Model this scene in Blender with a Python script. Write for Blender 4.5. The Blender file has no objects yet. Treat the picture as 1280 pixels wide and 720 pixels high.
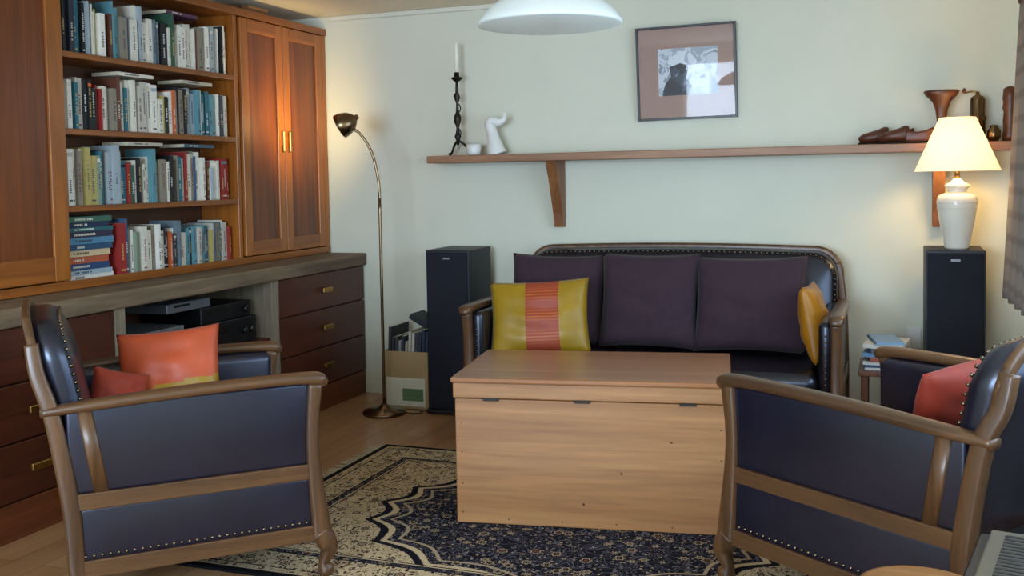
import bpy, bmesh, math, random
from mathutils import Vector, Matrix, Euler
random.seed(7)
scene=bpy.context.scene
D=bpy.data
# ---------------------------------------------------------------- colour / materials
def lin(c):
    out=[]
    for v in c[:3]:
        v=v/255.0
        out.append(v/12.92 if v<=0.04045 else ((v+0.055)/1.055)**2.4)
    return (out[0],out[1],out[2],1.0)
def newmat(name):
    m=D.materials.new(name); m.use_nodes=True
    nt=m.node_tree; b=nt.nodes['Principled BSDF']
    return m,nt,b
def node(nt,typ,**kw):
    n=nt.nodes.new(typ)
    for k,v in kw.items(): setattr(n,k,v)
    return n
def ramp(nt,fac,stops,interp='LINEAR'):
    r=node(nt,'ShaderNodeValToRGB'); r.color_ramp.interpolation=interp
    e=r.color_ramp.elements
    while len(e)<len(stops): e.new(0.5)
    for el,(p,c) in zip(e,stops): el.position=p; el.color=c
    nt.links.new(fac,r.inputs['Fac']); return r.outputs['Color']
def coords(nt,scale=(1,1,1)):
    tc=node(nt,'ShaderNodeTexCoord'); mp=node(nt,'ShaderNodeMapping')
    mp.inputs['Scale'].default_value=scale
    nt.links.new(tc.outputs['Object'],mp.inputs['Vector']); return mp.outputs['Vector']
def noise(nt,vec,scale,detail=4,rough=.55,dist=0):
    n=node(nt,'ShaderNodeTexNoise'); n.inputs['Scale'].default_value=scale
    n.inputs['Detail'].default_value=detail; n.inputs['Roughness'].default_value=rough
    n.inputs['Distortion'].default_value=dist
    nt.links.new(vec,n.inputs['Vector']); return n.outputs['Fac']
def bump(nt,b,h,strength=.3,dist=.002):
    bp=node(nt,'ShaderNodeBump'); bp.inputs['Strength'].default_value=strength
    bp.inputs['Distance'].default_value=dist
    nt.links.new(h,bp.inputs['Height']); nt.links.new(bp.outputs['Normal'],b.inputs['Normal'])
def plain(name,c,rough=.5,metal=0,var=.12,scale=12,bs=.15,bd=.001,spec=.5,coat=0,sheen=0,bscale=None,tint=None):
    m,nt,b=newmat(name); v=coords(nt)
    l=lin(c); lo=tuple(x*(1-var) for x in l[:3])+(1,); hi=tuple(min(1,x*(1+var)) for x in l[:3])+(1,)
    n=noise(nt,v,scale)
    nt.links.new(ramp(nt,n,[(.3,lo),(.7,hi)]),b.inputs['Base Color'])
    b.inputs['Roughness'].default_value=rough; b.inputs['Metallic'].default_value=metal
    b.inputs['Specular IOR Level'].default_value=spec
    b.inputs['Coat Weight'].default_value=coat; b.inputs['Sheen Weight'].default_value=sheen
    if tint: b.inputs['Specular Tint'].default_value=tint+(1,)
    if bs>0: bump(nt,b,noise(nt,v,bscale or scale*12,3),bs,bd)
    return m
def wood(name,dark,light,axis='x',rough=.45,scale=9,coat=0,bs=.2,stretch=.07):
    m,nt,b=newmat(name)
    s={'x':(stretch,1,1),'y':(1,stretch,1),'z':(1,1,stretch)}[axis]
    v=coords(nt,s)
    n=noise(nt,v,scale,6,.6,1.2)
    fine=noise(nt,v,scale*9,3,.6,.3)
    c1=ramp(nt,n,[(.28,lin(dark)),(.5,tuple((a+b_)/2 for a,b_ in zip(lin(dark),lin(light)))),(.72,lin(light))])
    c2=ramp(nt,fine,[(.35,(.72,.72,.72,1)),(.6,(1,1,1,1))])
    mx=node(nt,'ShaderNodeMix',data_type='RGBA',blend_type='MULTIPLY'); mx.inputs[0].default_value=.6
    nt.links.new(c1,mx.inputs[6]); nt.links.new(c2,mx.inputs[7])
    nt.links.new(mx.outputs[2],b.inputs['Base Color'])
    b.inputs['Roughness'].default_value=rough; b.inputs['Coat Weight'].default_value=coat
    b.inputs['Coat Roughness'].default_value=.25
    bump(nt,b,fine,bs,.001); return m
M={}
M['wall']=plain('wall_paint',(214,214,196),.75,var=.02,scale=3,bs=.08,bscale=120)
M['ceil']=plain('ceiling_paint',(236,224,198),.8,var=.02,scale=3,bs=.05)
M['trim']=plain('trim_paint',(216,214,198),.5,var=.02)
M['white']=plain('white_gloss',(225,225,220),.3,var=.03)
M['case_z']=wood('bookcase_rimu_vertical',(112,58,16),(176,104,36),'z',.32,7,.12)
M['case_y']=wood('bookcase_rimu_horizontal',(108,56,16),(168,98,34),'y',.32,7,.12)
M['panel_z']=wood('door_panel_rimu',(76,34,8),(130,66,18),'z',.32,11,.12,stretch=.04)
M['case_in']=wood('bookcase_interior',(60,32,16),(96,54,24),'y',.5,7)
M['drawer']=wood('drawer_dark_wood',(56,23,13),(94,43,24),'y',.4,9,.05)
M['kick']=wood('plinth_wood',(86,42,20),(126,66,32),'y',.45,9)
M['slab']=wood('weathered_slab_wood',(78,62,46),(136,114,88),'y',.7,12,bs=.6)
M['slab_z']=wood('weathered_post_wood',(96,84,68),(146,132,110),'z',.7,12,bs=.6)
M['frame']=wood('armchair_oak',(60,38,21),(106,72,43),'x',.36,14,.15)
M['frame_z']=wood('armchair_oak_vertical',(60,38,21),(106,72,43),'z',.36,14,.15)
M['pine']=wood('chest_pine',(142,92,50),(180,130,82),'x',.42,7,.12,stretch=.045)
M['pine_top']=wood('chest_top_pine',(128,76,40),(168,112,68),'x',.28,7,.3,stretch=.045)
M['shelf']=wood('wall_shelf_wood',(120,80,54),(168,122,88),'x',.45,9)
M['shelf_z']=wood('bracket_wood',(112,66,38),(158,104,62),'z',.45,9)
M['bowlw']=wood('turned_wood',(66,30,14),(114,62,30),'z',.42,16,.1)
M['stool']=wood('stool_wood',(132,84,44),(180,128,76),'x',.4,9,.2)
M['brass']=plain('aged_brass',(176,136,74),.3,1,.1)
M['bronze']=plain('bronze_metal',(126,104,78),.25,1,.1)
M['iron']=plain('dark_iron',(52,48,44),.45,.9,.2)
M['stud']=plain('brass_studs',(120,104,84),.25,1,.05,bs=0)
M['black']=plain('black_plastic',(18,18,20),.35,var=.1,bs=.05)
M['speaker']=plain('speaker_ash_black',(14,16,30),.5,var=.2,scale=30,bs=.2)
M['grille']=plain('speaker_grille_cloth',(10,12,26),.85,var=.2,scale=200,bs=.4,bd=.001)
M['silver']=plain('silver_plastic',(130,132,136),.35,.5,.05)
M['leather']=plain('dark_leather',(17,16,32),.29,var=.3,scale=6,bs=.10,bd=.0008,spec=.85,bscale=160,tint=(.72,.80,1.0))
M['leather_s']=plain('sofa_leather',(18,15,22),.29,var=.3,scale=6,bs=.10,bd=.0008,spec=.8,bscale=160,tint=(.75,.82,1.0))
M['purple']=plain('aubergine_fabric',(50,31,43),.9,var=.15,scale=30,bs=.5,bscale=500,sheen=.05)
M['olive']=plain('olive_silk',(152,118,12),.42,var=.14,scale=10,bs=.3,bscale=300,sheen=.05)
M['gold']=plain('gold_silk',(158,102,6),.38,var=.2,scale=10,bs=.3,bscale=200,sheen=.05)
M['orange']=plain('orange_silk',(178,72,36),.5,var=.12,scale=10,bs=.35,bscale=260,sheen=.05)
M['rust']=plain('rust_fabric',(148,46,24),.7,var=.14,scale=12,bs=.3,bscale=300,sheen=.05)
M['card']=plain('cardboard',(170,142,102),.8,var=.06,scale=4)
M['green']=plain('green_label',(92,122,84),.6)
M['paper']=plain('paper',(210,206,190),.8,var=.05)
M['ceramic']=plain('lamp_ceramic',(226,220,206),.25,var=.04,coat=.4)
M['candle']=plain('candle_wax',(240,234,214),.5,var=.02)
M['shoe']=plain('shoe_leather',(82,40,22),.42,var=.25,scale=18)
M['beige']=plain('beige_plastic',(84,76,58),.5)
def attrmat(name,rough=.55):
    m,nt,b=newmat(name); a=node(nt,'ShaderNodeAttribute'); a.attribute_name='Col'
    v=coords(nt); n=noise(nt,v,40)
    mx=node(nt,'ShaderNodeMix',data_type='RGBA',blend_type='MULTIPLY'); mx.inputs[0].default_value=.5
    nt.links.new(a.outputs['Color'],mx.inputs[6]); nt.links.new(ramp(nt,n,[(.3,(.8,.8,.8,1)),(.7,(1,1,1,1))]),mx.inputs[7])
    nt.links.new(mx.outputs[2],b.inputs['Base Color']); b.inputs['Roughness'].default_value=rough; return m
M['books']=attrmat('book_covers')
def stripemat():
    m,nt,b=newmat('woven_stripe_silk'); v=coords(nt)
    w=node(nt,'ShaderNodeTexWave',bands_direction='Z'); w.inputs['Scale'].default_value=20; w.inputs['Distortion'].default_value=.6
    nt.links.new(v,w.inputs['Vector'])
    w2=node(nt,'ShaderNodeTexWave',bands_direction='Z'); w2.inputs['Scale'].default_value=3.1; nt.links.new(v,w2.inputs['Vector'])
    mx=node(nt,'ShaderNodeMix',data_type='RGBA'); nt.links.new(w2.outputs['Fac'],mx.inputs[0])
    nt.links.new(ramp(nt,w.outputs['Fac'],[(.2,lin((146,50,26))),(.8,lin((178,90,38)))]),mx.inputs[6]); mx.inputs[7].default_value=lin((152,62,36))
    nt.links.new(mx.outputs[2],b.inputs['Base Color'])
    b.inputs['Roughness'].default_value=.55; bump(nt,b,noise(nt,v,300),.3,.001); return m
M['stripe']=stripemat()
def floormat():
    m,nt,b=newmat('oak_plank_floor'); tc=node(nt,'ShaderNodeTexCoord')
    mp=node(nt,'ShaderNodeMapping'); mp.inputs['Rotation'].default_value=(0,0,math.pi/2)
    nt.links.new(tc.outputs['Object'],mp.inputs['Vector'])
    br=node(nt,'ShaderNodeTexBrick'); nt.links.new(mp.outputs['Vector'],br.inputs['Vector'])
    br.inputs['Scale'].default_value=1; br.inputs['Brick Width'].default_value=1.3; br.inputs['Row Height'].default_value=.13
    br.inputs['Mortar Size'].default_value=.0015; br.inputs['Color1'].default_value=lin((190,146,104)); br.inputs['Color2'].default_value=lin((164,118,80)); br.inputs['Mortar'].default_value=lin((90,60,40))
    mp2=node(nt,'ShaderNodeMapping'); mp2.inputs['Scale'].default_value=(1,.06,1)
    nt.links.new(tc.outputs['Object'],mp2.inputs['Vector'])
    n=noise(nt,mp2.outputs['Vector'],14,6,.6,.8)
    mx=node(nt,'ShaderNodeMix',data_type='RGBA',blend_type='MULTIPLY'); mx.inputs[0].default_value=.7
    nt.links.new(br.outputs['Color'],mx.inputs[6]); nt.links.new(ramp(nt,n,[(.3,(.7,.68,.64,1)),(.65,(1,1,1,1))]),mx.inputs[7])
    nt.links.new(mx.outputs[2],b.inputs['Base Color']); b.inputs['Roughness'].default_value=.3
    return m
M['floor']=floormat()
def rugmat(hx,hy):
    m,nt,b=newmat('persian_rug_wool'); L=nt.links
    tc=node(nt,'ShaderNodeTexCoord'); sep=node(nt,'ShaderNodeSeparateXYZ'); L.new(tc.outputs['Object'],sep.inputs[0])
    def mt(op,a,bb=None,c=None):
        n=node(nt,'ShaderNodeMath',operation=op)
        for i,x in enumerate((a,bb,c)):
            if x is None: continue
            if isinstance(x,(int,float)): n.inputs[i].default_value=x
            else: L.new(x,n.inputs[i])
        return n.outputs[0]
    ax=mt('ABSOLUTE',sep.outputs['X']); ay=mt('ABSOLUTE',sep.outputs['Y'])
    e=mt('MINIMUM',mt('SUBTRACT',hx,ax),mt('SUBTRACT',hy,ay))
    cmb=node(nt,'ShaderNodeCombineXYZ'); L.new(ax,cmb.inputs[0]); L.new(ay,cmb.inputs[1])
    V=cmb.outputs[0]
    def vor(scale,rnd=.85):
        v=node(nt,'ShaderNodeTexVoronoi'); v.inputs['Scale'].default_value=scale; v.inputs['Randomness'].default_value=rnd
        L.new(V,v.inputs['Vector']); return v
    v1=vor(17); v2=vor(48)
    def flower(v,petals,amp):
        d=node(nt,'ShaderNodeVectorMath',operation='SUBTRACT'); L.new(V,d.inputs[0]); L.new(v.outputs['Position'],d.inputs[1])
        s=node(nt,'ShaderNodeSeparateXYZ'); L.new(d.outputs[0],s.inputs[0])
        a=mt('ARCTAN2',s.outputs['Y'],s.outputs['X'])
        return mt('ADD',v.outputs['Distance'],mt('MULTIPLY',mt('SINE',mt('MULTIPLY',a,petals)),amp))
    fl=flower(v1,6,.05)
    nz=noise(nt,V,15,2,.5,.8)
    vine=mt('LESS_THAN',mt('ABSOLUTE',mt('SUBTRACT',mt('FRACT',mt('MULTIPLY',nz,9)),.5)),.11)
    bits=mt('LESS_THAN',v2.outputs['Distance'],.30)
    th=mt('ARCTAN2',mt('MULTIPLY',ay,1.5),ax)
    r=mt('SQRT',mt('ADD',mt('POWER',mt('DIVIDE',ax,hx*.64),2),mt('POWER',mt('DIVIDE',ay,hy*.78),2)))
    r=mt('ADD',r,mt('MULTIPLY',mt('ABSOLUTE',mt('SINE',mt('MULTIPLY',th,8))),.08))
    def mix(f,a,c):
        n=node(nt,'ShaderNodeMix',data_type='RGBA')
        L.new(f,n.inputs[0])
        for i,x in ((6,a),(7,c)):
            if isinstance(x,tuple): n.inputs[i].default_value=x
            else: L.new(x,n.inputs[i])
        return n.outputs[2]
    cream=lin((186,164,130)); navy=lin((20,19,28)); rust=lin((108,60,46)); tan=lin((156,136,110)); blk=lin((16,15,20)); grey=lin((92,88,98)); brown=lin((88,66,54))
    lt=lambda a,b_: mt('LESS_THAN',a,b_)
    A=mix(vine,cream,brown); A=mix(bits,A,navy); A=mix(lt(fl,.42),A,cream); A=mix(lt(fl,.33),A,navy); A=mix(lt(fl,.23),A,tan); A=mix(lt(fl,.13),A,rust)
    B=mix(vine,navy,grey); B=mix(lt(v2.outputs['Distance'],.24),B,tan); B=mix(lt(fl,.40),B,navy); B=mix(lt(fl,.33),B,tan); B=mix(lt(fl,.24),B,navy); B=mix(lt(fl,.12),B,rust)
    f=mix(lt(r,1.0),A,B); f=mix(lt(mt('ABSOLUTE',mt('SUBTRACT',r,1.0)),.016),f,cream); f=mix(lt(mt('ABSOLUTE',mt('SUBTRACT',r,1.04)),.02),f,navy); f=mix(lt(mt('ABSOLUTE',mt('SUBTRACT',r,.92)),.010),f,tan)
    corner=mt('GREATER_THAN',mt('ADD',mt('POWER',mt('DIVIDE',ax,hx*.86),4),mt('POWER',mt('DIVIDE',ay,hy*.86),4)),1.25)
    f=mix(corner,f,B)
    for (lim,col) in ((.235,navy),(.229,cream),(.222,B),(.196,navy),(.190,A),(.07,navy),(.064,A),(.036,cream),(.030,blk)):
        f=mix(lt(e,lim),f,col)
    L.new(f,b.inputs['Base Color']); b.inputs['Roughness'].default_value=.95; b.inputs['Specular IOR Level'].default_value=.1
    bump(nt,b,noise(nt,tc.outputs['Object'],300),.5,.002)
    return m
# ---------------------------------------------------------------- geometry helpers
def link(o,parent=None):
    scene.collection.objects.link(o)
    if parent: o.parent=parent
    return o
def grp(name,loc=(0,0,0),rot=0):
    e=D.objects.new(name,None); e.location=loc; e.rotation_euler=(0,0,rot); e.empty_display_size=.1
    return link(e)
def mobj(name,verts,faces,mat,parent=None,smooth=False,loc=(0,0,0),rot=(0,0,0),mi=None,mats=None):
    me=D.meshes.new(name); me.from_pydata([tuple(v) for v in verts],[],faces)
    for mm in (mats or [mat]): me.materials.append(mm)
    if smooth: me.polygons.foreach_set('use_smooth',[True]*len(me.polygons))
    if mi: me.polygons.foreach_set('material_index',mi)
    bm=bmesh.new(); bm.from_mesh(me); bmesh.ops.recalc_face_normals(bm,faces=bm.faces); bm.to_mesh(me); bm.free()
    o=D.objects.new(name,me); o.location=loc; o.rotation_euler=rot
    return link(o,parent)
def rbox(name,lo,hi,mat,parent=None,bev=.003,seg=2,smooth=False,rot=(0,0,0)):
    c=[(a+b)/2 for a,b in zip(lo,hi)]; d=[abs(b-a) for a,b in zip(lo,hi)]
    bm=bmesh.new(); bmesh.ops.create_cube(bm,size=1)
    for v in bm.verts: v.co=Vector((v.co.x*d[0],v.co.y*d[1],v.co.z*d[2]))
    if bev>0:
        bmesh.ops.bevel(bm,geom=bm.edges[:],offset=min(bev,min(d)*.48),segments=seg,profile=.5,affect='EDGES')
    me=D.meshes.new(name); bm.to_mesh(me); bm.free(); me.materials.append(mat)
    if smooth: me.polygons.foreach_set('use_smooth',[True]*len(me.polygons))
    o=D.objects.new(name,me); o.location=c; o.rotation_euler=rot
    return link(o,parent)
def crom(pts,sub):
    if sub<=1 or len(pts)<3: return pts
    P=[pts[0]]+list(pts)+[pts[-1]]; out=[]
    for i in range(1,len(P)-2):
        p0,p1,p2,p3=P[i-1],P[i],P[i+1],P[i+2]
        for k in range(sub):
            t=k/sub
            out.append(tuple(.5*((2*b)+(-a+c)*t+(2*a-5*b+4*c-d)*t*t+(-a+3*b-3*c+d)*t**3) for a,b,c,d in zip(p0,p1,p2,p3)))
    out.append(tuple(pts[-1])); return out
def sweep(name,pts,mat,parent=None,up=(0,0,1),n=12,p=2.0,sub=6,loc=(0,0,0),rot=(0,0,0)):
    """pts: (x,y,z,halfwidth,halfheight)"""
    P=crom([tuple(q) if len(q)==5 else tuple(q)+(q[3],) for q in pts],sub); up=Vector(up)
    V=[];F=[]
    for i,q in enumerate(P):
        a=Vector(P[max(i-1,0)][:3]); b=Vector(P[min(i+1,len(P)-1)][:3]); t=(b-a).normalized()
        s=t.cross(up)
        if s.length<1e-4: s=t.cross(Vector((.3,1,.1)))
        s.normalize(); u=s.cross(t).normalized()
        for k in range(n):
            an=2*math.pi*k/n; c,sn=math.cos(an),math.sin(an)
            cx=math.copysign(abs(c)**(2/p),c); sy=math.copysign(abs(sn)**(2/p),sn)
            V.append(Vector(q[:3])+s*cx*q[3]+u*sy*q[4])
    m=len(P)
    for i in range(m-1):
        for k in range(n):
            F.append((i*n+k,i*n+(k+1)%n,(i+1)*n+(k+1)%n,(i+1)*n+k))
    F.append(tuple(range(n-1,-1,-1))); F.append(tuple((m-1)*n+k for k in range(n)))
    return mobj(name,V,F,mat,parent,True,loc,rot)
def lathe(name,prof,mat,parent=None,loc=(0,0,0),n=32,rot=(0,0,0),closed=True,sx=1,sy=1):
    V=[];F=[]
    for r,z in prof:
        for k in range(n):
            a=2*math.pi*k/n; V.append((r*math.cos(a)*sx,r*math.sin(a)*sy,z))
    m=len(prof)
    for i in range(m-1):
        for k in range(n): F.append((i*n+k,i*n+(k+1)%n,(i+1)*n+(k+1)%n,(i+1)*n+k))
    if closed:
        F.append(tuple(range(n-1,-1,-1))); F.append(tuple((m-1)*n+k for k in range(n)))
    return mobj(name,V,F,mat,parent,True,loc,rot)
def pillow(name,w,h,t,mat,loc,rot,parent=None,n=20,band=None,mat2=None,crease=.006):
    V=[];F=[];mi=[]; ph=random.uniform(0,6)
    for side in (1,-1):
        for j in range(n+1):
            for i in range(n+1):
                u=-1+2*i/n; v=-1+2*j/n
                x=w/2*u*(1-.06*(1-v*v)*abs(u)); z=h/2*v*(1-.06*(1-u*u)*abs(v))
                th=t/2*((1-u**2)*(1-v**2))**.42
                wr=crease*(math.sin(7*u+3*v+ph)*math.cos(5*v-2*u)+.6*math.sin(11*v-4*u*u+ph))*(1-u*u)*(1-v*v)
                V.append((x,-side*(th+wr),z))
    N=(n+1)**2
    for s in range(2):
        for j in range(n):
            for i in range(n):
                a=s*N+j*(n+1)+i
                F.append((a,a+1,a+n+2,a+n+1)); u=-1+2*(i+.5)/n; v=-1+2*(j+.5)/n
                mi.append(1 if band and band(u,v) else 0)
    o=mobj(name,V,F,mat,parent,True,loc,rot,mi if band else None,[mat,mat2] if band else [mat])
    bm=bmesh.new(); bm.from_mesh(o.data); bmesh.ops.remove_doubles(bm,verts=bm.verts,dist=.0006); bmesh.ops.recalc_face_normals(bm,faces=bm.faces); bm.to_mesh(o.data); bm.free()
    return o
def studs(name,pts,parent,r=.006,mat=None):
    bm=bmesh.new()
    for p in pts: bmesh.ops.create_icosphere(bm,subdivisions=1,radius=r,matrix=Matrix.Translation(p))
    me=D.meshes.new(name); bm.to_mesh(me); bm.free(); me.materials.append(mat or M['stud'])
    me.polygons.foreach_set('use_smooth',[True]*len(me.polygons))
    return link(D.objects.new(name,me),parent)
class MB:
    def __init__(s): s.V=[];s.F=[];s.C=[]
    def box(s,c,d,col,R=None,cols=None):
        b=len(s.V); c=Vector(c)
        for z in (-.5,.5):
            for y in (-.5,.5):
                for x in (-.5,.5):
                    v=Vector((x*d[0],y*d[1],z*d[2]))
                    if R is not None: v=R@v
                    s.V.append(c+v)
        fs=[(0,2,3,1),(4,5,7,6),(0,1,5,4),(2,6,7,3),(0,4,6,2),(1,3,7,5)] # -z +z -y +y -x +x
        for k,f in enumerate(fs):
            s.F.append(tuple(b+i for i in f)); s.C.append((cols or {}).get(k,col))
    def build(s,name,mat,parent=None,loc=(0,0,0)):
        me=D.meshes.new(name); me.from_pydata([tuple(v) for v in s.V],[],s.F); me.materials.append(mat)
        ca=me.color_attributes.new(name='Col',type='FLOAT_COLOR',domain='CORNER')
        k=0
        for f,c in zip(s.F,s.C):
            for _ in f: ca.data[k].color=c; k+=1
        o=D.objects.new(name,me); o.location=loc; return link(o,parent)
# ---------------------------------------------------------------- room shell
XL,XR,YB,YF,ZC=-3.5,.66,5.5,-1.5,2.3
rbox('floor',(XL-.1,YF-.1,-.1),(XR+.1,YB+.1,0),M['floor'],bev=0)
rbox('ceiling',(XL-.1,YF-.1,ZC),(XR+.1,YB+.1,ZC+.1),M['ceil'],bev=0)
rbox('wall_back',(XL-.1,YB,0),(XR+.1,YB+.1,ZC),M['wall'],bev=0)
rbox('wall_left',(XL-.1,YF,0),(XL,YB,ZC),M['wall'],bev=0)
def wall_with_hole(name,axis,pos,thick,a0,a1,h0,h1,z0,z1):
    g=grp(name)
    def seg(n,p,q,za,zb):
        if axis=='y': rbox(n,(p,pos,za),(q,pos+thick,zb),M['wall'],g,bev=0)
        else: rbox(n,(pos,p,za),(pos+thick,q,zb),M['wall'],g,bev=0)
    seg('below_window',a0,a1,0,z0); seg('above_window',a0,a1,z1,ZC)
    seg('side_a',a0,h0,z0,z1); seg('side_b',h1,a1,z0,z1)
wall_with_hole('wall_front','y',YF-.1,.1,XL,XR,-2.35,-.3,.75,2.1)
wall_with_hole('wall_right','x',XR,.1,YF,YB,1.7,4.6,.8,2.0)
def window(name,axis,pos,h0,h1,z0,z1,nm):
    g=grp(name); t=.05
    def b(n,p,q,za,zb,dd=.03):
        if axis=='y': rbox(n,(p,pos-dd,za),(q,pos+dd,zb),M['white'],g)
        else: rbox(n,(pos-dd,p,za),(pos+dd,q,zb),M['white'],g)
    b('sill',h0,h1,z0,z0+t); b('head',h0,h1,z1-t,z1); b('jamb_a',h0,h0+t,z0+t,z1-t); b('jamb_b',h1-t,h1,z0+t,z1-t)
    for i in range(nm):
        c=h0+(h1-h0)*(i+1)/(nm+1); b('mullion_%d'%i,c-.02,c+.02,z0+t,z1-t,.02)
window('window_1','y',YF-.05,-2.35,-.3,.75,2.1,1)
window('window_2','x',XR+.05,1.7,4.6,.8,2.0,2)
rbox('baseboard_back',(-2.97,YB-.015,0),(XR,YB,.09),M['trim'])
rbox('trim_1',(-3.2,YB-.02,ZC-.03),(XR,YB,ZC),M['trim'],bev=.008,seg=3)
# ---------------------------------------------------------------- bookcase (upper unit)
bc=grp('bookcase')
XF=-3.24
rbox('back_panel',(-3.495,2.42,.865),(-3.48,5.49,2.2),M['case_in'],bc,bev=0)
rbox('top',(-3.495,2.4,2.185),(XF+.02,5.495,2.225),M['case_y'],bc)
rbox('bottom',(-3.48,2.42,.862),(XF,5.49,.89),M['case_y'],bc)
rbox('bottom_lip',(XF,2.4,.862),(XF+.015,5.49,.90),M['case_y'],bc)
for i,(a,b_) in enumerate([(2.42,2.45),(3.335,3.37),(4.575,4.605),(5.46,5.49)]):
    rbox('upright_%d'%i,(-3.48,a,.89),(XF,b_,2.19),M['case_z'],bc)
for i,z in enumerate((1.214,1.543,1.869)):
    rbox('shelf_%d'%i,(-3.48,3.37,z-.026),(XF-.003,4.575,z),M['case_y'],bc)
def door(parent,y0,y1,z0,z1,x,nm,st=.065):
    rbox(nm+'_stile_l',(x-.01,y0,z0),(x+.015,y0+st,z1),M['case_z'],parent)
    rbox(nm+'_stile_r',(x-.01,y1-st,z0),(x+.015,y1,z1),M['case_z'],parent)
    rbox(nm+'_rail_b',(x-.01,y0+st,z0),(x+.0145,y1-st,z0+st*1.2),M['case_y'],parent)
    rbox(nm+'_rail_t',(x-.01,y0+st,z1-st*1.1),(x+.0145,y1-st,z1),M['case_y'],parent)
    rbox(nm+'_panel',(x-.01,y0+st,z0+st),(x+.004,y1-st,z1-st),M['panel_z'],parent,bev=0)
door(bc,4.615,5.012,.905,2.18,XF,'door_a'); door(bc,5.018,5.44,.905,2.18,XF,'door_b')
rbox('end_stile',(XF-.01,5.445,.9),(XF+.012,5.49,2.185),M['case_z'],bc)
door(bc,2.45,3.36,.905,2.18,XF,'door_c',.085)
for i,y in enumerate((4.985,5.05)):
    rbox('handle_%d'%i,(XF+.022,y-.009,1.47),(XF+.036,y+.009,1.59),M['brass'],bc,bev=.005)
    rbox('handle_stem_%d'%i,(XF+.012,y-.005,1.5),(XF+.024,y+.005,1.56),M['brass'],bc,bev=0)
bx=grp('wooden_box',(-3.34,4.86,2.2255))
rbox('box_body',(-.05,-.14,0),(.06,.1,.03),M['bowlw'],bx); rbox('box_lid',(-.045,-.06,.031),(.05,.12,.048),M['stool'],bx)
# books
PAL=[((216,210,194),9),((230,226,214),7),((190,184,172),5),((24,24,28),4),((40,44,60),2),((40,104,120),3),((92,142,152),3),((60,86,120),2),((50,84,66),1),((132,146,126),2),((150,40,36),2),((200,96,44),1),((96,56,40),2),((136,126,110),4),((176,160,96),1),((104,122,134),3),((158,170,176),3)]
pool=[c for c,w in PAL for _ in range(w)]
CR=lin((206,196,170))
mb=MB()
def vbook(y,z,w,h,d,col,xf,tilt=0):
    R=Matrix.Rotation(tilt,3,'X')
    c=Vector((xf-d/2,y+w/2,z+h/2+abs(math.sin(tilt))*w/2)); l=lin(col)
    mb.box(c,(d,w,h),l,R,{1:CR,0:CR})
    dark=sum(col)<360
    tc=lin(random.choice([(206,200,182),(194,168,96),(214,214,214)])) if dark else lin(random.choice([(50,50,56),(120,50,46),(50,66,96),(90,84,76)]))
    def strip(zc,hh,ww,c2):
        mb.box(c+R@Vector((d/2+.0004,0,zc)),(.0008,w*ww,hh),c2,R)
    if w>.011:
        ls=min(.0085,h*.04); n=random.randint(7,16); z0=-h*.28+random.uniform(0,h*.12); wd=min(.42,.008/w)
        for i in range(n):
            if random.random()<.16: continue
            strip(z0+i*ls,ls*.62,wd,tc)
        if random.random()>.6: strip(-h*.41,h*.03,.6,tc)
        if random.random()<.2: strip(h*.40,h*.07,.999,lin(random.choice(pool)))
def hbook(y,z,w,h,d,col,xf):
    mb.box((xf-d/2,y+w/2,z+h/2),(d,w,h),lin(col),None,{2:CR,3:CR})
    tc=lin((220,214,196)) if sum(col)<360 else lin((60,56,60))
    for i in range(random.randint(6,14)):
        if random.random()<.15: continue
        mb.box((xf+.0004,y+w*.2+i*.009,z+h/2),(.0008,.0055,min(.009,h*.4)),tc)
def row(y0,y1,z,hmin,hmax):
    y=y0+.005; run=random.choice(pool)
    base=random.uniform(hmin,hmax)
    while y<y1-.02:
        q=random.random()
        w=random.uniform(.007,.016) if q<.35 else (random.uniform(.016,.032) if q<.88 else random.uniform(.032,.048))
        col=random.choice(pool) if random.random()<.8 else run
        run=col
        f=(y-y0)/(y1-y0)
        if random.random()<.25: base=random.uniform(hmin,hmax)
        h=(base+random.uniform(-.02,.02))*(1-.12*f)
        if y+w>y1-.002: break
        vbook(y,z+.0005,w,h,random.uniform(.14,.18),col,XF-.03-random.random()*.035)
        y+=w+.0006
row(3.375,4.57,1.869,.21,.275)
row(3.375,4.57,1.543,.19,.25)
row(3.375,4.57,1.214,.19,.26)
ysplit=3.70
zz=.8905
for col in [(222,218,204),(150,170,180),(36,66,108),(176,86,56),(204,180,142),(36,76,104),(80,128,158),(50,42,66),(40,92,98),(28,44,76),(64,100,82)]:
    h=random.uniform(.018,.03); hbook(3.38+random.random()*.015,zz,.26+random.random()*.03,h-.001,.17,col,XF-.035-random.random()*.01); zz+=h
row(ysplit,4.57,.89,.18,.24)
for (zt,ys) in ((1.869+.262,4.1),(1.543+.257,3.75),(1.214+.268,3.8),(1.214+.268,4.2),(1.543+.257,4.2)):
    hbook(ys,zt,.24,.016,.15,random.choice([(220,214,196),(90,56,80),(70,96,110),(190,180,160)]),XF-.045)
mb.build('books',M['books'])
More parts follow.
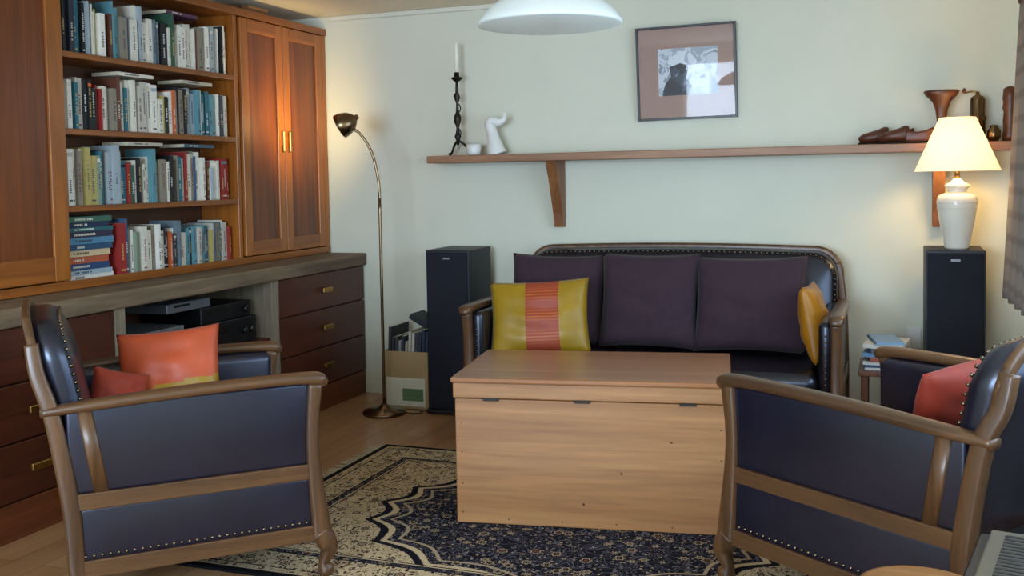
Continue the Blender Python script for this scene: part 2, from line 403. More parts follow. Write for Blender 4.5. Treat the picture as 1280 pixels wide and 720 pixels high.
# ---------------------------------------------------------------- low cabinet
lc=grp('low_cabinet'); XC=-3.0
rbox('slab_top',(-3.495,1.9,.787),(XC+.02,5.49,.86),M['slab'],lc,bev=.008)
rbox('plinth',(-3.48,1.95,0),(XC-.005,5.49,.14),M['kick'],lc)
rbox('back_board',(-3.49,1.95,.14),(-3.47,5.49,.787),M['case_in'],lc,bev=0)
rbox('divider_a',(-3.47,4.50,.14),(XC,4.56,.787),M['slab_z'],lc)
rbox('divider_b',(-3.47,3.35,.14),(XC+.005,3.41,.787),M['slab_z'],lc)
rbox('stereo_shelf',(-3.47,3.41,.47),(XC-.02,4.50,.49),M['drawer'],lc)
rbox('carcass_right',(-3.47,4.56,.14),(XC-.02,5.49,.785),M['drawer'],lc,bev=0)
rbox('carcass_left',(-3.47,1.95,.14),(XC-.02,3.35,.785),M['drawer'],lc,bev=0)
k=0
for (a,b_) in ((4.565,5.485),(2.5,3.345),(1.96,2.49)):
    for (z0,z1) in ((.148,.358),(.365,.575),(.582,.782)):
        rbox('drawer_%d'%k,(XC-.02,a,z0),(XC,b_,z1),M['drawer'],lc); yc=(a+b_)/2; zc=(z0+z1)/2+.005
        rbox('drawer_pull_%d'%k,(XC+.012,yc-.05,zc-.016),(XC+.028,yc+.05,zc+.014),M['brass'],lc,bev=.005)
        rbox('drawer_pull_stem_%d'%k,(XC,yc-.035,zc-.006),(XC+.013,yc+.035,zc+.006),M['brass'],lc,bev=0)
        k+=1
st=grp('stereo_system')
def unit(nm,y0,y1,z0,z1,x,mat,kn=2):
    rbox(nm,(-3.4,y0,z0),(x,y1,z1),mat,st,bev=.004)
    rbox(nm+'_display',(x,y0+.05,z0+(z1-z0)*.55),(x+.002,y0+(y1-y0)*.5,z0+(z1-z0)*.8),M['iron'],st,bev=0)
    for i in range(kn):
        lathe(nm+'_knob_%d'%i,[(.018,0),(.018,.014),(.015,.018)],M['black'],st,(x,y1-.05-.06*i,(z0+z1)/2),16,(0,math.pi/2,0))
unit('amplifier',4.0,4.44,.4905,.62,-3.06,M['black']); unit('tuner',4.02,4.42,.6205,.70,-3.08,M['black'],1)
unit('cassette_deck',3.5,3.93,.4905,.60,-3.06,M['black']); unit('disc_player',3.5,3.88,.6005,.645,-3.07,M['silver'],0)
unit('set_top_box',3.80,4.12,.7015,.745,-3.1,M['silver'],0)
# ---------------------------------------------------------------- wall shelf & things
ws=grp('wall_shelf')
rbox('board',(-2.46,5.27,1.39),(.60,5.495,1.432),M['shelf'],ws,bev=.004)
for i,x in enumerate((-1.735,.236)):
    V=[];xx=.028
    for dx in (-xx,xx):
        for (y,z) in ((5.5,1.39),(5.31,1.39),(5.36,1.30),(5.44,1.10),(5.455,1.02),(5.5,1.02)): V.append((x+dx,y-.003,z))
    F=[(0,1,2,3,4,5),(11,10,9,8,7,6)]+[(j,(j+1)%6,6+(j+1)%6,6+j) for j in range(6)]
    mobj('bracket_%d'%i,V,F,M['shelf_z'],ws)
ZS=1.4325
cs=grp('candlestick',(-2.31,5.38,ZS))
for a in (0.4,2.5,4.6):
    c,s=math.cos(a),math.sin(a)
    sweep('foot',[(0,0,.09,.007),(c*.04,s*.04,.06,.007),(c*.07,s*.07,.02,.006),(c*.1,s*.1,.008,.007)],M['iron'],cs,n=8)
lathe('stem',[(.006,.06),(.012,.09),(.02,.11),(.012,.13),(.008,.16),(.02,.20),(.022,.22),(.009,.25),(.007,.3),(.018,.33),(.01,.36),(.008,.42),(.03,.435),(.034,.445),(.016,.45),(.014,.475)],M['iron'],cs,n=16)
sweep('twist',[(.018*math.cos(a*.8),.018*math.sin(a*.8),.12+a*.018,.0035) for a in range(14)],M['iron'],cs,n=6,sub=3)
lathe('candle',[(.0125,.455),(.0115,.60),(.008,.64),(.002,.646)],M['candle'],cs,n=16)
tc_=grp('tealight_cup',(-2.205,5.36,ZS)); lathe('cup',[(.03,0),(.04,.01),(.043,.06),(.039,.062),(.036,.02),(.0,.018)],M['white'],tc_)
hs=grp('horn_vase_sculpture',(-2.075,5.37,ZS))
sweep('body',[(.01,0,0,.055),(0,0,.03,.05),(-.015,0,.1,.035),(-.032,0,.165,.032),(-.022,0,.188,.03),(.02,0,.182,.024),(.05,0,.198,.016),(.056,0,.235,.006)],M['white'],hs,up=(0,1,0),n=16)
# picture
pic=grp('framed_picture'); pic.location=(-1.013,5.468,1.848); pic.rotation_euler=(.042,-.012,0)
fw,fh=.268,.25
for nm,lo,hi in (('frame_top',(-fw,-.012,fh-.012),(fw,.012,fh)),('frame_bottom',(-fw,-.012,-fh),(fw,.012,-fh+.012)),('frame_left',(-fw,-.012,-fh),(-fw+.012,.012,fh)),('frame_right',(fw-.012,-.012,-fh),(fw,.012,fh))):
    rbox(nm,lo,hi,M['black'],pic,bev=.002)
M['mount']=plain('picture_mount_board',(160,130,118),.6,var=.02)
rbox('mount_board',(-fw+.01,0,-fh+.01),(fw-.01,.01,fh-.01),M['mount'],pic,bev=0)
def artmat(nm,stops,sc=9):
    m,nt,b=newmat(nm); v=coords(nt)
    n=noise(nt,v,sc,5,.6,1.2); nt.links.new(ramp(nt,n,stops,'CONSTANT'),b.inputs['Base Color']); return m
a1=artmat('print_background',[(0,lin((160,168,180))),(.45,lin((198,204,214))),(.56,lin((134,140,154)))])
a2=artmat('print_ink_figure',[(0,lin((26,28,40))),(.52,lin((52,58,78))),(.62,lin((110,120,140)))],16)
a3=artmat('print_hat',[(0,lin((214,218,226))),(.5,lin((170,178,192))),(.62,lin((90,96,112)))],12)
rbox('print',(-.15,-.002,-.12),(.17,0,.13),a1,pic,bev=0)
def flat(nm,pts,mt_,y): mobj(nm,[(x,y,z) for x,z in pts],[tuple(range(len(pts)))],mt_,pic)
flat('print_figure',[(-.13,-.12),(.01,-.12),(.03,-.07),(.0,-.03),(.015,.02),(-.01,.06),(-.055,.07),(-.09,.03),(-.08,-.02),(-.11,-.05),(-.125,-.09)],a2,-.0025)
flat('print_figure_hat',[(-.10,.03),(-.09,.08),(-.04,.115),(.02,.11),(.06,.06),(.13,.03),(.15,.01),(.06,.01),(.03,.03),(-.03,.05)],a3,-.003)
m,nt,b=newmat('picture_glass'); 
for n_ in list(nt.nodes):
    if n_.type!='OUTPUT_MATERIAL': nt.nodes.remove(n_)
tr=node(nt,'ShaderNodeBsdfTransparent'); gl=node(nt,'ShaderNodeBsdfGlossy'); gl.inputs['Roughness'].default_value=.03
fr=node(nt,'ShaderNodeFresnel'); fr.inputs['IOR'].default_value=1.4; mxs=node(nt,'ShaderNodeMixShader')
nt.links.new(fr.outputs[0],mxs.inputs[0]); nt.links.new(tr.outputs[0],mxs.inputs[1]); nt.links.new(gl.outputs[0],mxs.inputs[2])
nt.links.new(mxs.outputs[0],[x for x in nt.nodes if x.type=='OUTPUT_MATERIAL'][0].inputs[0])
mobj('glass',[(-fw+.012,-.006,-fh+.012),(fw-.012,-.006,-fh+.012),(fw-.012,-.006,fh-.012),(-fw+.012,-.006,fh-.012)],[(0,1,2,3)],m,pic)
# right shelf objects
gb=grp('wooden_goblet',(.245,5.38,ZS)); lathe('goblet',[(.05,0),(.05,.012),(.024,.03),(.02,.10),(.028,.16),(.042,.20),(.074,.232),(.082,.25),(.074,.255),(.045,.225),(.0,.2)],M['bowlw'],gb,sy=.6)
cg=grp('brass_coffee_grinder',(.405,5.38,ZS))
lathe('body',[(.036,0),(.036,.1),(.04,.105),(.04,.12),(.034,.125),(.034,.2),(.03,.215),(.01,.225),(.008,.24)],M['bronze'],cg)
sweep('crank',[(0,0,.238,.004),(-.03,0,.242,.004),(-.06,-.01,.235,.004)],M['brass'],cg,n=8); lathe('knob',[(.006,0),(.01,.012),(.004,.024)],M['bowlw'],cg,(-.06,-.01,.235),12)
sb=grp('small_brass_pot',(.475,5.36,ZS)); lathe('pot',[(.018,0),(.03,.02),(.03,.05),(.018,.065),(.02,.075),(.005,.08)],M['bronze'],sb)
pm=grp('wooden_pepper_mill',(.548,5.4,ZS)); lathe('mill',[(.034,0),(.036,.03),(.03,.05),(.032,.1),(.028,.14),(.034,.16),(.03,.19),(.034,.2),(.03,.25),(.01,.262)],M['bowlw'],pm)
sh=grp('leather_shoes',(.03,5.36,ZS))
for i,(ox,oy,r) in enumerate(((-.03,.05,.10),(.065,-.03,-.10))):
    sweep('shoe_vamp_%d'%i,[(-.135,0,.022,.012,.012),(-.115,0,.03,.034,.022),(-.08,0,.036,.043,.028),(-.04,0,.042,.042,.034),(-.01,0,.048,.036,.04),(.005,0,.05,.03,.036)],M['shoe'],sh,loc=(ox,oy,0),rot=(0,0,r),n=16,p=2.4)
    for s in (-1,1):
        sweep('shoe_quarter_%d'%i,[(-.01,s*.034,.036,.004,.028),(.04,s*.032,.032,.004,.024),(.085,s*.03,.036,.004,.028),(.112,s*.018,.042,.004,.034),(.12,0,.044,.004,.036)],M['shoe'],sh,loc=(ox,oy,0),rot=(0,0,r),n=10)
    sweep('shoe_insole_%d'%i,[(-.02,0,.018,.028,.006),(.05,0,.016,.028,.006),(.11,0,.018,.02,.006)],M['beige'],sh,loc=(ox,oy,0),rot=(0,0,r),n=12)
    sweep('shoe_sole_%d'%i,[(-.14,0,.006,.015,.006),(-.10,0,.006,.042,.006),(-.05,0,.006,.045,.006),(.03,0,.006,.034,.006),(.1,0,.006,.034,.006),(.127,0,.006,.014,.006)],M['iron'],sh,loc=(ox,oy,0),rot=(0,0,r),n=12,p=3)
# ---------------------------------------------------------------- seats
def interp(z,T):
    if z<=T[0][0]: return T[0][1]
    for (a,b_),(c,d) in zip(T,T[1:]):
        if z<=c: return b_+(d-b_)*(z-a)/(c-a)
    return T[-1][1]
BT=[(.0,-.775),(.35,-.795),(.6,-.835),(.85,-.89),(.94,-.912)]
def seat(name,W,ah,loc,ang,ncush,leather,bh=.93,st_=.44,xs=1.0):
    g=grp(name,loc,ang); hw=W/2; g.scale=(xs,1,1)
    for s,sn in ((1,'left'),(-1,'right')):
        y=s*hw
        sweep('arm_'+sn,[(-.87,y-s*.01,ah-.03,.026,.015),(-.7,y,ah-.018,.03,.017),(-.4,y+s*.004,ah-.004,.032,.018),(-.12,y,ah,.033,.018),(0,y,ah-.004,.034,.02),(.025,y,ah-.014,.03,.02),(.033,y,ah-.028,.02,.012)],M['frame'],g,p=2.8,n=16)
        sweep('front_post_'+sn,[(.0,y,ah-.02,.026,.024),(-.014,y,ah-.15,.022,.024),(-.014,y,.38,.024,.026),(.004,y,.2,.032,.028),(.01,y,.13,.036,.03)],M['frame_z'],g,up=(0,1,0),p=4,n=16)
        sweep('front_foot_'+sn,[(.004,y,.15,.034,.032),(.024,y,.115,.036,.034),(.034,y,.085,.03,.03),(.016,y,.042,.018,.02),(.022,y,.018,.028,.026),(.03,y,.002,.024,.024)],M['frame_z'],g,up=(0,1,0),p=2.4,n=16)
        bt=[(-.775,.001,.024,.022,0),(-.785,.2,.027,.024,0),(-.795,.36,.028,.024,0),(-.835,.6,.026,.022,.006),(-.875,bh-.15,.024,.02,.02),(-.888,bh-.06,.022,.02,.035)]
        sweep('back_post_'+sn,[(x,y-s*dy,z,a,b_) for x,z,a,b_,dy in bt],M['frame_z'],g,up=(0,1,0),p=4,n=16)
        ys=sorted((y+s*.02,y-s*.02))
        rbox('bottom_rail_'+sn,(-.775,ys[0],.12),(.0,ys[1],.172),M['frame'],g)
        rbox('middle_rail_'+sn,(-.785,ys[0],.325),(-.01,ys[1],.375),M['frame'],g)
        sweep('slat_'+sn,[(-.70,y,.37,.024,.018),(-.745,y,ah-.02,.024,.018)],M['frame_z'],g,up=(0,1,0),p=4,sub=1)
        yo=sorted((y+s*.01,y-s*.015))
        rbox('lower_panel_'+sn,(-.77,yo[0],.165),(-.02,yo[1],.33),leather,g,bev=.012,seg=4,smooth=True)
        rbox('upper_panel_'+sn,(-.80,yo[0],.37),(-.02,yo[1],ah-.015),leather,g,bev=.012,seg=4,smooth=True)
        yi=sorted((y-s*.012,y-s*.075))
        rbox('inner_pad_'+sn,(-.78,yi[0],.36),(-.012,yi[1],ah-.018),leather,g,bev=.028,seg=4,smooth=True)
        studs('studs_outer_'+sn,[(-.755+i*.0245,y+s*.0115,.184) for i in range(30)],g,.0065)
        studs('studs_inner_'+sn,[(-.72+i*.026,y-s*.066,ah-.034) for i in range(27)],g,.006)
        studs('studs_front_'+sn,[(-.012,y-s*.045,.4+i*.026) for i in range(int((ah-.44)/.026))],g,.006)
    iw=hw-.076
    rbox('front_apron',(-.76,-hw+.02,.165),(-.022,hw-.02,.335),leather,g,bev=.02,seg=4,smooth=True)
    rbox('front_rail',(-.03,-hw+.02,.12),(.008,hw-.02,.17),M['frame'],g)
    rbox('rear_rail',(-.79,-hw+.02,.12),(-.755,hw-.02,.18),M['frame'],g)
    cw=2*iw/ncush
    for i in range(ncush):
        rbox('seat_cushion_%d'%i,(-.70,-iw+i*cw+.001,.332),(-.004,-iw+(i+1)*cw-.001,st_),leather,g,bev=.045,seg=6,smooth=True)
    studs('studs_apron',[(-.02,-hw+.05+i*.026,.184) for i in range(int((W-.1)/.026)+1)],g,.006)
    bw=hw-.03; rc=.12; z0=.34; out=[]
    out.append((-bw,z0)); 
    for i in range(7): out.append((-bw,z0+(bh-rc-z0)*(i+1)/7))
    for i in range(1,9):
        a=math.pi-i*(math.pi/2)/8; out.append((-bw+rc+rc*math.cos(a),bh-rc+rc*math.sin(a)))
    nt_=12
    for i in range(1,nt_+1): 
        yy=-bw+rc+(2*bw-2*rc)*i/nt_; out.append((yy,bh+.012*math.sin(math.pi*i/nt_)))
    for i in range(1,9):
        a=math.pi/2-i*(math.pi/2)/8; out.append((bw-rc+rc*math.cos(a),bh-rc+rc*math.sin(a)))
    for i in range(7): out.append((bw,bh-rc-(bh-rc-z0)*(i+1)/7))
    zc=(z0+bh)/2
    rings=[(0,.0),(0,.06),(.008,.085),(.03,.10),(.09,.118),(.16,.122)]
    V=[];F=[];n=len(out)
    for ins,dx in rings:
        for (yy,zz_) in out:
            ky=max(0,(bw-ins))/bw; kz=max(0,((bh-z0)/2-ins))/((bh-z0)/2)
            Y=yy*ky; Z=zc+(zz_-zc)*kz
            V.append((interp(Z,BT)+dx,Y,Z))
    for r in range(len(rings)-1):
        for k_ in range(n): F.append((r*n+k_,r*n+(k_+1)%n,(r+1)*n+(k_+1)%n,(r+1)*n+k_))
    for base in (0,(len(rings)-1)*n):
        h_=n//2
        for k_ in range(h_-1+ (n%2)):
            a,b_,c,d=k_,k_+1,n-2-k_,n-1-k_
            if b_<c: F.append((base+a,base+b_,base+c,base+d))
            elif b_==c: F.append((base+a,base+b_,base+d))
    mobj('backrest',V,F,leather,g,True)
    sweep('back_frame',[(interp(zz_,BT)-.004,yy*1.01,zz_+.004,.02,.014) for yy,zz_ in out[4:-4]],M['frame'],g,up=(1,0,0),p=3,sub=1,n=10)
    sp=[]
    acc=0
    for (y1,z1),(y2,z2) in zip(out[2:-2],out[3:-1]):
        L_=math.hypot(y2-y1,z2-z1); 
        while acc<L_:
            t=acc/L_; yy=y1+(y2-y1)*t; zz_=z1+(z2-z1)*t
            yy*=(bw-.014)/bw; zz_=zc+(zz_-zc)*(((bh-z0)/2-.014)/((bh-z0)/2))
            sp.append((interp(zz_,BT)+.094,yy,zz_)); acc+=.027
        acc-=L_
    studs('studs_back',sp,g,.0065)
    return g
A1=math.radians(44.6); O1=(-1.998,3.10); A2=math.radians(144.6); O2=(-.232,3.535)
c1=seat('armchair',.72,.655,(O1[0],O1[1],.012),A1,1,M['leather'],bh=.885,xs=.93)
c2=seat('armchair.001',.80,.645,(O2[0],O2[1],.012),A2,1,M['leather'],bh=.85)
sofa=seat('sofa',1.68,.685,(-1.04,4.44,0),math.radians(-90),3,M['leather_s'],bh=.906)
sc=grp('sofa_cushions')
pillow('cushion_a',.50,.47,.16,M['purple'],(-1.60,4.97,.675),(math.radians(-15),math.radians(1),math.radians(4)),sc)
pillow('cushion_b',.50,.48,.16,M['purple'],(-1.115,4.96,.68),(math.radians(-15),0,0),sc)
pillow('cushion_c',.54,.47,.16,M['purple'],(-.62,4.95,.675),(math.radians(-15),math.radians(-1),math.radians(-2)),sc)
op=grp('striped_pillow'); pillow('pillow',.49,.37,.13,M['olive'],(-1.575,4.62,.625),(math.radians(-18),math.radians(-3),math.radians(11)),op,n=24,band=lambda u,v:-.28<u<.45,mat2=M['stripe'])
gp=grp('gold_pillow'); pillow('pillow',.30,.35,.12,M['gold'],(-.31,4.76,.625),(math.radians(-10),0,math.radians(84)),gp)
def onchair(ang,o,x,y,z): return (o[0]+math.cos(ang)*x-math.sin(ang)*y,o[1]+math.sin(ang)*x+math.cos(ang)*y,z)
p1=grp('orange_pillow'); pillow('pillow',.36,.34,.12,M['orange'],onchair(A1,O1,-.40,.13,.625),(math.radians(-20),math.radians(-5),math.radians(26)),p1,n=28,band=lambda u,v:v<-.22+.12*u,mat2=M['olive'])
p2=grp('rust_pillow'); pillow('pillow',.20,.20,.10,M['rust'],onchair(A1,O1,-.58,.0,.585),(math.radians(-14),math.radians(18),math.radians(70)),p2)
p3=grp('rust_pillow.001'); pillow('pillow',.36,.30,.12,M['rust'],onchair(A2,O2,-.50,-.04,.595),(math.radians(-18),math.radians(6),math.radians(225)),p3)
# ---------------------------------------------------------------- chest
ch=grp('wooden_chest',(-1.068,3.82,.012),math.radians(8.7)); cw,cd,chh=.505,.305,.55
rbox('body',(-cw+.006,-cd+.006,0),(cw-.006,cd-.006,.47),M['pine'],ch,bev=.004)
rbox('lid_frame',(-cw,-cd,.473),(cw,cd,.53),M['pine'],ch,bev=.004)
rbox('lid_top',(-cw-.008,-cd-.01,.531),(cw+.008,cd+.01,chh),M['pine_top'],ch,bev=.006)
for i,x in enumerate((-.36,-.02,.36)): rbox('hinge_%d'%i,(x-.03,-cd-.002,.464),(x+.03,-cd+.004,.476),M['iron'],ch,bev=.001)
for s in (-1,1):
    sweep('rope_handle_%d'%(s+1),[(s*(cw+.0),-.08,.33,.008),(s*(cw+.03),-.05,.30,.008),(s*(cw+.03),.05,.30,.008),(s*(cw+.0),.08,.33,.008)],M['iron'],ch,n=8)
studs('nails',[(sx*(cw-.03),-cd+.006,z) for sx in (-1,1) for z in (.04,.15,.27,.38)]+[(x,-cd+.006,.02) for x in (-.3,-.1,.1,.3)],ch,.003,M['iron'])
studs('knots',[(.12,-cd+.0055,.21),(.30,-cd+.0055,.33),(-.02,-cd+.0055,.09)],ch,.005,M['kick'])
# ---------------------------------------------------------------- rug
rx,ry=1.2,.80; rug=grp('persian_rug',(-1.1,3.59,0))
rbox('rug_pile',(-rx,-ry,.001),(rx,ry,.011),rugmat(rx,ry),rug,bev=.002)
mbf=MB()
for s in (-1,1):
    for i in range(150):
        y=-ry+.01+i*(2*ry-.02)/149; l=random.uniform(.04,.075); a=random.uniform(-.35,.35)
        mbf.box((s*(rx+l/2-.003),y+math.sin(a)*l/2,.004),(l,.0055,.003),lin((196,184,156)),Matrix.Rotation(a*s,3,'Z'))
mbf.build('fringe',M['books'],rug)
# ---------------------------------------------------------------- speakers
def speaker(name,x0,y0,h):
    g=grp(name); w=.255; d=.34
    rbox('cabinet',(x0,y0+.012,.03),(x0+w,y0+d,h),M['speaker'],g,bev=.004)
    rbox('grille',(x0+.008,y0,.04),(x0+w-.008,y0+.014,h-.012),M['grille'],g,bev=.005)
    rbox('badge',(x0+w/2-.02,y0-.001,h-.05),(x0+w/2+.02,y0+.001,h-.04),M['silver'],g,bev=0)
    rbox('plinth',(x0-.012,y0,.008),(x0+w+.012,y0+d+.01,.03),M['black'],g)
    for i,(sx,sy) in enumerate(((.0,.02),(w,.02),(.0,d),(w,d))): lathe('spike_%d'%i,[(.004,0),(.01,.01)],M['iron'],g,(x0+sx,y0+sy,0),10)
speaker('floor_speaker',-2.385,5.06,.912); speaker('floor_speaker.001',.166,5.07,.93)
# ---------------------------------------------------------------- floor lamp
fl=grp('floor_lamp',(-2.63,5.01,0))
lathe('base',[(.12,0),(.122,.012),(.115,.02),(.05,.028),(.03,.04),(.012,.06)],M['bronze'],fl,n=40)
sweep('pole',[(0,0,.05,.0085),(.001,0,.6,.0085),(.002,0,1.2,.0085)],M['bronze'],fl,n=12)
sweep('gooseneck',[(.002,0,1.19,.0075),(.0,-.001,1.28,.0075),(-.024,-.008,1.42,.0075),(-.055,-.018,1.50,.0075),(-.095,-.032,1.56,.0075),(-.135,-.045,1.59,.0075)],M['bronze'],fl,n=12)
hd=Vector((-.165,-.06,1.615)); dirv=Vector((-.80,-.25,-.45)).normalized()
q=(-dirv).to_track_quat('Z','Y').to_euler()
lathe('lamp_head',[(.066,-.04),(.069,-.034),(.065,.0),(.052,.032),(.03,.055),(.016,.064),(.013,.08),(.0,.082)],M['bronze'],fl,hd,28,q,closed=False)
m,nt,b=newmat('lamp_bulb_glow'); b.inputs['Emission Color'].default_value=(1,.75,.4,1); b.inputs['Emission Strength'].default_value=6; M['bulb']=m
bulb=lathe('bulb',[(.0,-.03),(.02,-.024),(.028,-.005),(.02,.015),(.0,.02)],M['bulb'],fl,hd,16,q)
sweep('cord',[(.08,.06,.012,.003),(.14,.03,.004,.003),(.2,.06,.004,.003),(.16,.12,.004,.003),(.1,.2,.004,.003)],M['black'],fl,n=6)
# ---------------------------------------------------------------- carton with magazines
cb=grp('cardboard_carton'); x0,x1,y0,y1,h=-2.70,-2.42,5.14,5.42,.33
for nm,lo,hi in (('front',(x0,y0,0),(x1,y0+.006,h)),('rear',(x0,y1-.006,0),(x1,y1,h)),('side_a',(x0,y0+.006,0),(x0+.006,y1-.006,h)),('side_b',(x1-.006,y0+.006,0),(x1,y1-.006,h)),('base',(x0,y0,0),(x1,y1,.006))):
    rbox(nm,lo,hi,M['card'],cb,bev=.001)
rbox('printed_label',(x0+.02,y0-.002,.02),(x1-.02,y0,.18),M['paper'],cb,bev=0); rbox('printed_label_band',(x0+.12,y0-.003,.05),(x1-.03,y0-.001,.12),M['green'],cb,bev=0)
mbb=MB()
for i in range(12):
    zz=random.uniform(.36,.46)
    mbb.box((x0+.025+i*.021,(y0+y1)/2,zz/2+.01),(.016,.23,zz),lin(random.choice([(40,50,70),(190,186,176),(60,60,66),(140,140,140),(160,150,130)])),Matrix.Rotation(.05,3,'Y'),{1:CR})
mbb.box((x1-.07,(y0+y1)/2-.02,.50),(.12,.17,.03),lin((30,34,44)),Matrix.Rotation(.5,3,'Y'))
mbb.build('magazines',M['books'],cb)
# ---------------------------------------------------------------- side table by sofa
sd=grp('side_table'); a0,a1_,b0,b1=-.11,.13,4.70,5.05
rbox('top',(a0-.01,b0-.01,.40),(a1_+.01,b1+.01,.42),M['bowlw'],sd); rbox('lower_shelf',(a0,b0,.12),(a1_,b1,.14),M['bowlw'],sd)
for i,(x,y) in enumerate(((a0,b0),(a1_-.03,b0),(a0,b1-.03),(a1_-.03,b1-.03))): rbox('leg_%d'%i,(x,y,0),(x+.03,y+.03,.40),M['bowlw'],sd)
mb2=MB(); z=.4205
for i,(col,w_,tx) in enumerate([((190,186,176),.20,0),((40,54,90),.19,.05),((200,196,186),.20,-.1),((140,74,50),.17,.2),((96,130,160),.18,-.18),((70,72,80),.16,.1),((196,190,178),.17,-.25),((120,150,176),.12,.3)]):
    hh=random.uniform(.009,.02); mb2.box((.0+random.uniform(-.012,.008),4.86,z+hh/2),(w_,.24,hh),lin(col),Matrix.Rotation(tx*.6,3,'Z'),{5:CR}); z+=hh+.0005
mb2.build('stack_of_books',M['books'])
rbox('wall_socket',(.09,5.49,.40),(.16,5.499,.51),M['white'],bev=.003)
# ---------------------------------------------------------------- table lamp
tl=grp('table_lamp',(.306,5.2,.9305))
lathe('ceramic_base',[(.052,0),(.056,.008),(.056,.02),(.062,.05),(.078,.13),(.088,.2),(.09,.225),(.082,.25),(.055,.262),(.04,.268),(.04,.278),(.055,.29),(.055,.30),(.03,.312),(.014,.33)],M['ceramic'],tl,n=40)
for zz_,rr in ((.215,.0905),(.19,.0872)): lathe('ring_%d'%int(zz_*1000),[(rr,0),(rr+.0015,.002),(rr,.004)],M['paper'],tl,(0,0,zz_),40,closed=False)
lathe('neck',[(.012,.32),(.012,.40)],M['brass'],tl,n=12)
m,nt,b=newmat('lampshade_fabric'); v=coords(nt)
b.inputs['Base Color'].default_value=lin((245,238,222)); b.inputs['Roughness'].default_value=.9
b.inputs['Emission Color'].default_value=(1,.80,.52,1); b.inputs['Emission Strength'].default_value=.85
trn=node(nt,'ShaderNodeBsdfTranslucent'); trn.inputs[0].default_value=lin((255,240,216)); mxs=node(nt,'ShaderNodeMixShader'); mxs.inputs[0].default_value=.45
outn=[x for x in nt.nodes if x.type=='OUTPUT_MATERIAL'][0]
nt.links.new(b.outputs[0],mxs.inputs[1]); nt.links.new(trn.outputs[0],mxs.inputs[2]); nt.links.new(mxs.outputs[0],outn.inputs[0]); bump(nt,b,noise(nt,v,250),.2,.001)
lathe('shade',[(.19,.365),(.187,.367),(.079,.614),(.076,.614),(.074,.612),(.183,.366),(.19,.365)],m,tl,n=48,closed=False)
lathe('bulb',[(.0,.40),(.018,.41),(.03,.45),(.022,.48),(.0,.49)],M['bulb'],tl,n=16)
# ---------------------------------------------------------------- pendant
pd=grp('pendant_lamp',(-.99,3.05,1.775))
m,nt,b=newmat('opal_glass_shade'); v=coords(nt); nt.links.new(ramp(nt,noise(nt,v,3),[(.3,lin((228,236,236))),(.7,lin((238,244,244)))]),b.inputs['Base Color']); b.inputs['Roughness'].default_value=.2
trn=node(nt,'ShaderNodeBsdfTranslucent'); trn.inputs[0].default_value=(.85,.9,.9,1); mxs=node(nt,'ShaderNodeMixShader'); mxs.inputs[0].default_value=.35
outn=[x for x in nt.nodes if x.type=='OUTPUT_MATERIAL'][0]
nt.links.new(b.outputs[0],mxs.inputs[1]); nt.links.new(trn.outputs[0],mxs.inputs[2]); nt.links.new(mxs.outputs[0],outn.inputs[0])
pr=[(.0,-.008),(.08,-.0075),(.16,-.005),(.215,-.002),(.226,.0),(.226,.006),(.216,.022),(.198,.044),(.168,.068),(.13,.088),(.09,.102),(.05,.112),(.03,.116)]
lathe('shade',pr,m,pd,n=64,closed=False)
lathe('lamp_holder',[(.032,.11),(.032,.15),(.022,.17),(.006,.18)],M['white'],pd,n=20)
sweep('cord',[(0,0,.175,.003),(0,0,.3,.003),(0,0,ZC-1.775-.02,.003)],M['white'],pd,n=8)
lathe('ceiling_rose',[(.05,0),(.05,-.012),(.02,-.028),(.004,-.03)],M['white'],pd,(0,0,ZC-1.775-.001),24)
# ---------------------------------------------------------------- curtain
def curtainmat():
    m,nt,b=newmat('plaid_curtain_cloth'); tc=node(nt,'ShaderNodeTexCoord')
    w1=node(nt,'ShaderNodeTexWave',bands_direction='Z'); w1.inputs['Scale'].default_value=3; nt.links.new(tc.outputs['Object'],w1.inputs['Vector'])
    a=ramp(nt,w1.outputs['Fac'],[(.6,lin((140,130,122))),(.95,lin((122,110,104)))])
    nt.links.new(a,b.inputs['Base Color']); b.inputs['Roughness'].default_value=.95
    bump(nt,b,noise(nt,tc.outputs['Object'],400),.4,.001); return m
V=[];F=[];nu,nv=110,24
for j in range(nv+1):
    z=.72+(2.04-.72)*j/nv; f=1-j/nv
    for i in range(nu+1):
        u=i/nu; y=4.35+.75*u
        x=.572-.03*f+ (.018+.022*f)*math.sin(u*24+f*1.6)+.006*math.sin(u*47+f*3)
        x=min(x,.635)-.02*f*u
        V.append((x,y,z))
for j in range(nv):
    for i in range(nu): a=j*(nu+1)+i; F.append((a,a+1,a+nu+2,a+nu+1))
cu=mobj('curtain',V,F,curtainmat(),None,True); so=cu.modifiers.new('thick','SOLIDIFY'); so.thickness=.003
cr=grp('curtain_rod'); sweep('rod',[(.575,1.3,2.06,.011),(.575,3,2.06,.011),(.575,5.16,2.06,.011)],M['bowlw'],cr,n=12,up=(0,0,1)); lathe('finial',[(.012,0),(.022,.015),(.018,.035),(.0,.045)],M['bowlw'],cr,(.575,5.155,2.06),16,(-math.pi/2,0,0))
for i,y in enumerate((1.5,5.12)): rbox('rod_bracket_%d'%i,(.575,y-.01,2.05),(.66,y+.01,2.07),M['bowlw'],cr)
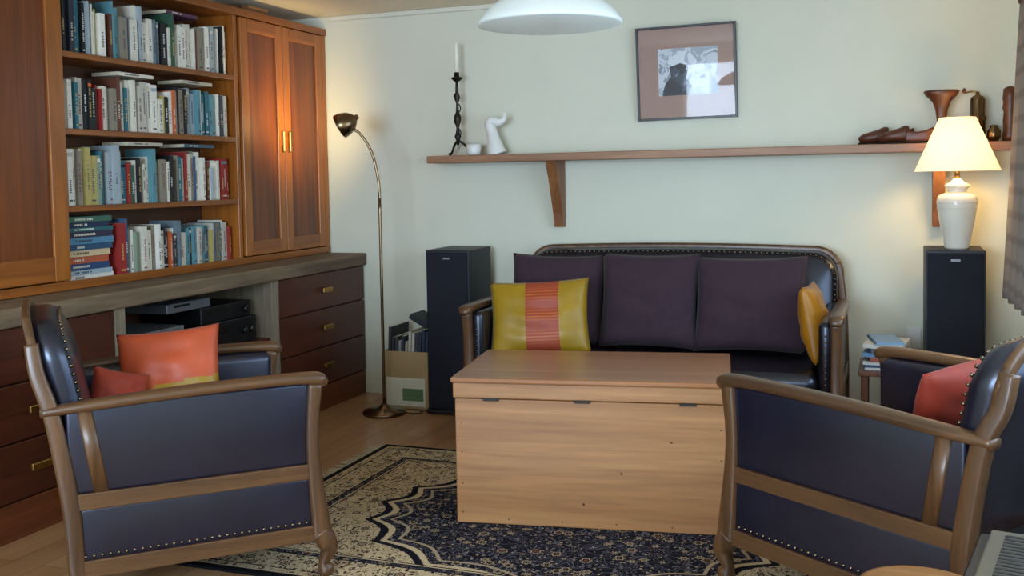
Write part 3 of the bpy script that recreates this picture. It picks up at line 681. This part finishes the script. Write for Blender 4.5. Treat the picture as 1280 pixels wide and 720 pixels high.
# ---------------------------------------------------------------- stool and radio near camera
so_=grp('round_stool',(.07,2.27,0))
lathe('seat',[(.115,.385),(.132,.392),(.135,.405),(.13,.418),(.12,.42),(.0,.42)],M['stool'],so_,n=48)
for i in range(3):
    a=i*2.094+.5; sweep('leg_%d'%i,[(.07*math.cos(a),.07*math.sin(a),.39,.014),(.11*math.cos(a),.11*math.sin(a),0.002,.011)],M['stool'],so_,n=10,sub=1,up=(1,0,0))
sa=math.radians(-11); stand=grp('side_stand',(.338,1.96,0),sa)
rbox('top',(-.19,-.165,.425),(.21,.145,.45),M['bowlw'],stand)
for i,(x,y) in enumerate(((-.18,-.155),(.17,-.155),(-.18,.105),(.17,.105))): rbox('leg_%d'%i,(x,y,0),(x+.03,y+.03,.425),M['bowlw'],stand)
ra=grp('cassette_radio',(.338,1.975,.4505),sa)
rbox('body',(-.20,-.15,.004),(.20,.15,.138),M['black'],ra,bev=.01,seg=3); rbox('top_panel',(-.178,-.142,.138),(.195,.145,.148),M['beige'],ra,bev=.004)
for i in range(14): rbox('slot_%d'%i,(-.150,-.125+i*.018,.1475),(.18,-.116+i*.018,.1495),M['black'],ra,bev=0)
rbox('side_strip',(-.202,-.13,.09),(-.199,.13,.115),M['iron'],ra,bev=0)
# ---------------------------------------------------------------- lights
def light(name,typ,loc,energy,col,**kw):
    l=D.lights.new(name,typ); l.energy=energy; l.color=col
    for k_,v_ in kw.items(): setattr(l,k_,v_)
    o=D.objects.new(name,l); o.location=loc; link(o); return o
o=light('daylight_front','AREA',(-1.325,YF-.14,1.42),230,(.61,.79,1),shape='RECTANGLE',size=2.0,size_y=1.3); o.rotation_euler=(math.radians(90),0,0)
o=light('daylight_right','AREA',(XR+.14,3.15,1.4),46,(.61,.80,1),shape='RECTANGLE',size=1.15,size_y=2.8); o.rotation_euler=(0,math.radians(90),0)
light('table_lamp_light','POINT',(.306,5.2,1.39),12,(1,.66,.30),shadow_soft_size=.05)
hw_=Vector((-2.63,5.01,0))+hd
o=light('floor_lamp_light','SPOT',hw_+dirv*.05,24,(1,.72,.32),spot_size=math.radians(150),spot_blend=.9,shadow_soft_size=.04)
o.rotation_euler=Vector((-.70,.28,.30)).to_track_quat('-Z','Y').to_euler()
w=D.worlds.new('sky'); scene.world=w; w.use_nodes=True; w.node_tree.nodes['Background'].inputs[0].default_value=(.6,.78,1,1); w.node_tree.nodes['Background'].inputs[1].default_value=1.5
scene.view_settings.view_transform='Standard'
# ---------------------------------------------------------------- camera
cam=D.cameras.new('camera'); co=D.objects.new('camera',cam); link(co)
f0=math.radians(20.3); F0=Vector((-math.sin(f0),math.cos(f0),0)); R0=Vector((math.cos(f0),math.sin(f0),0)); Zv=Vector((0,0,1)); p=math.radians(3)
Fv=F0*math.cos(p)-Zv*math.sin(p); U=Zv*math.cos(p)+F0*math.sin(p); r=.018
Xc=R0*math.cos(r)-U*math.sin(r); Yc=U*math.cos(r)+R0*math.sin(r)
mw=Matrix((Xc,Yc,-Fv)).transposed().to_4x4(); mw.translation=Vector((0,0,1.3)); co.matrix_world=mw
cam.sensor_width=36; cam.lens=1271/1280*36; cam.shift_y=-71/1280; cam.clip_start=.05
scene.camera=co
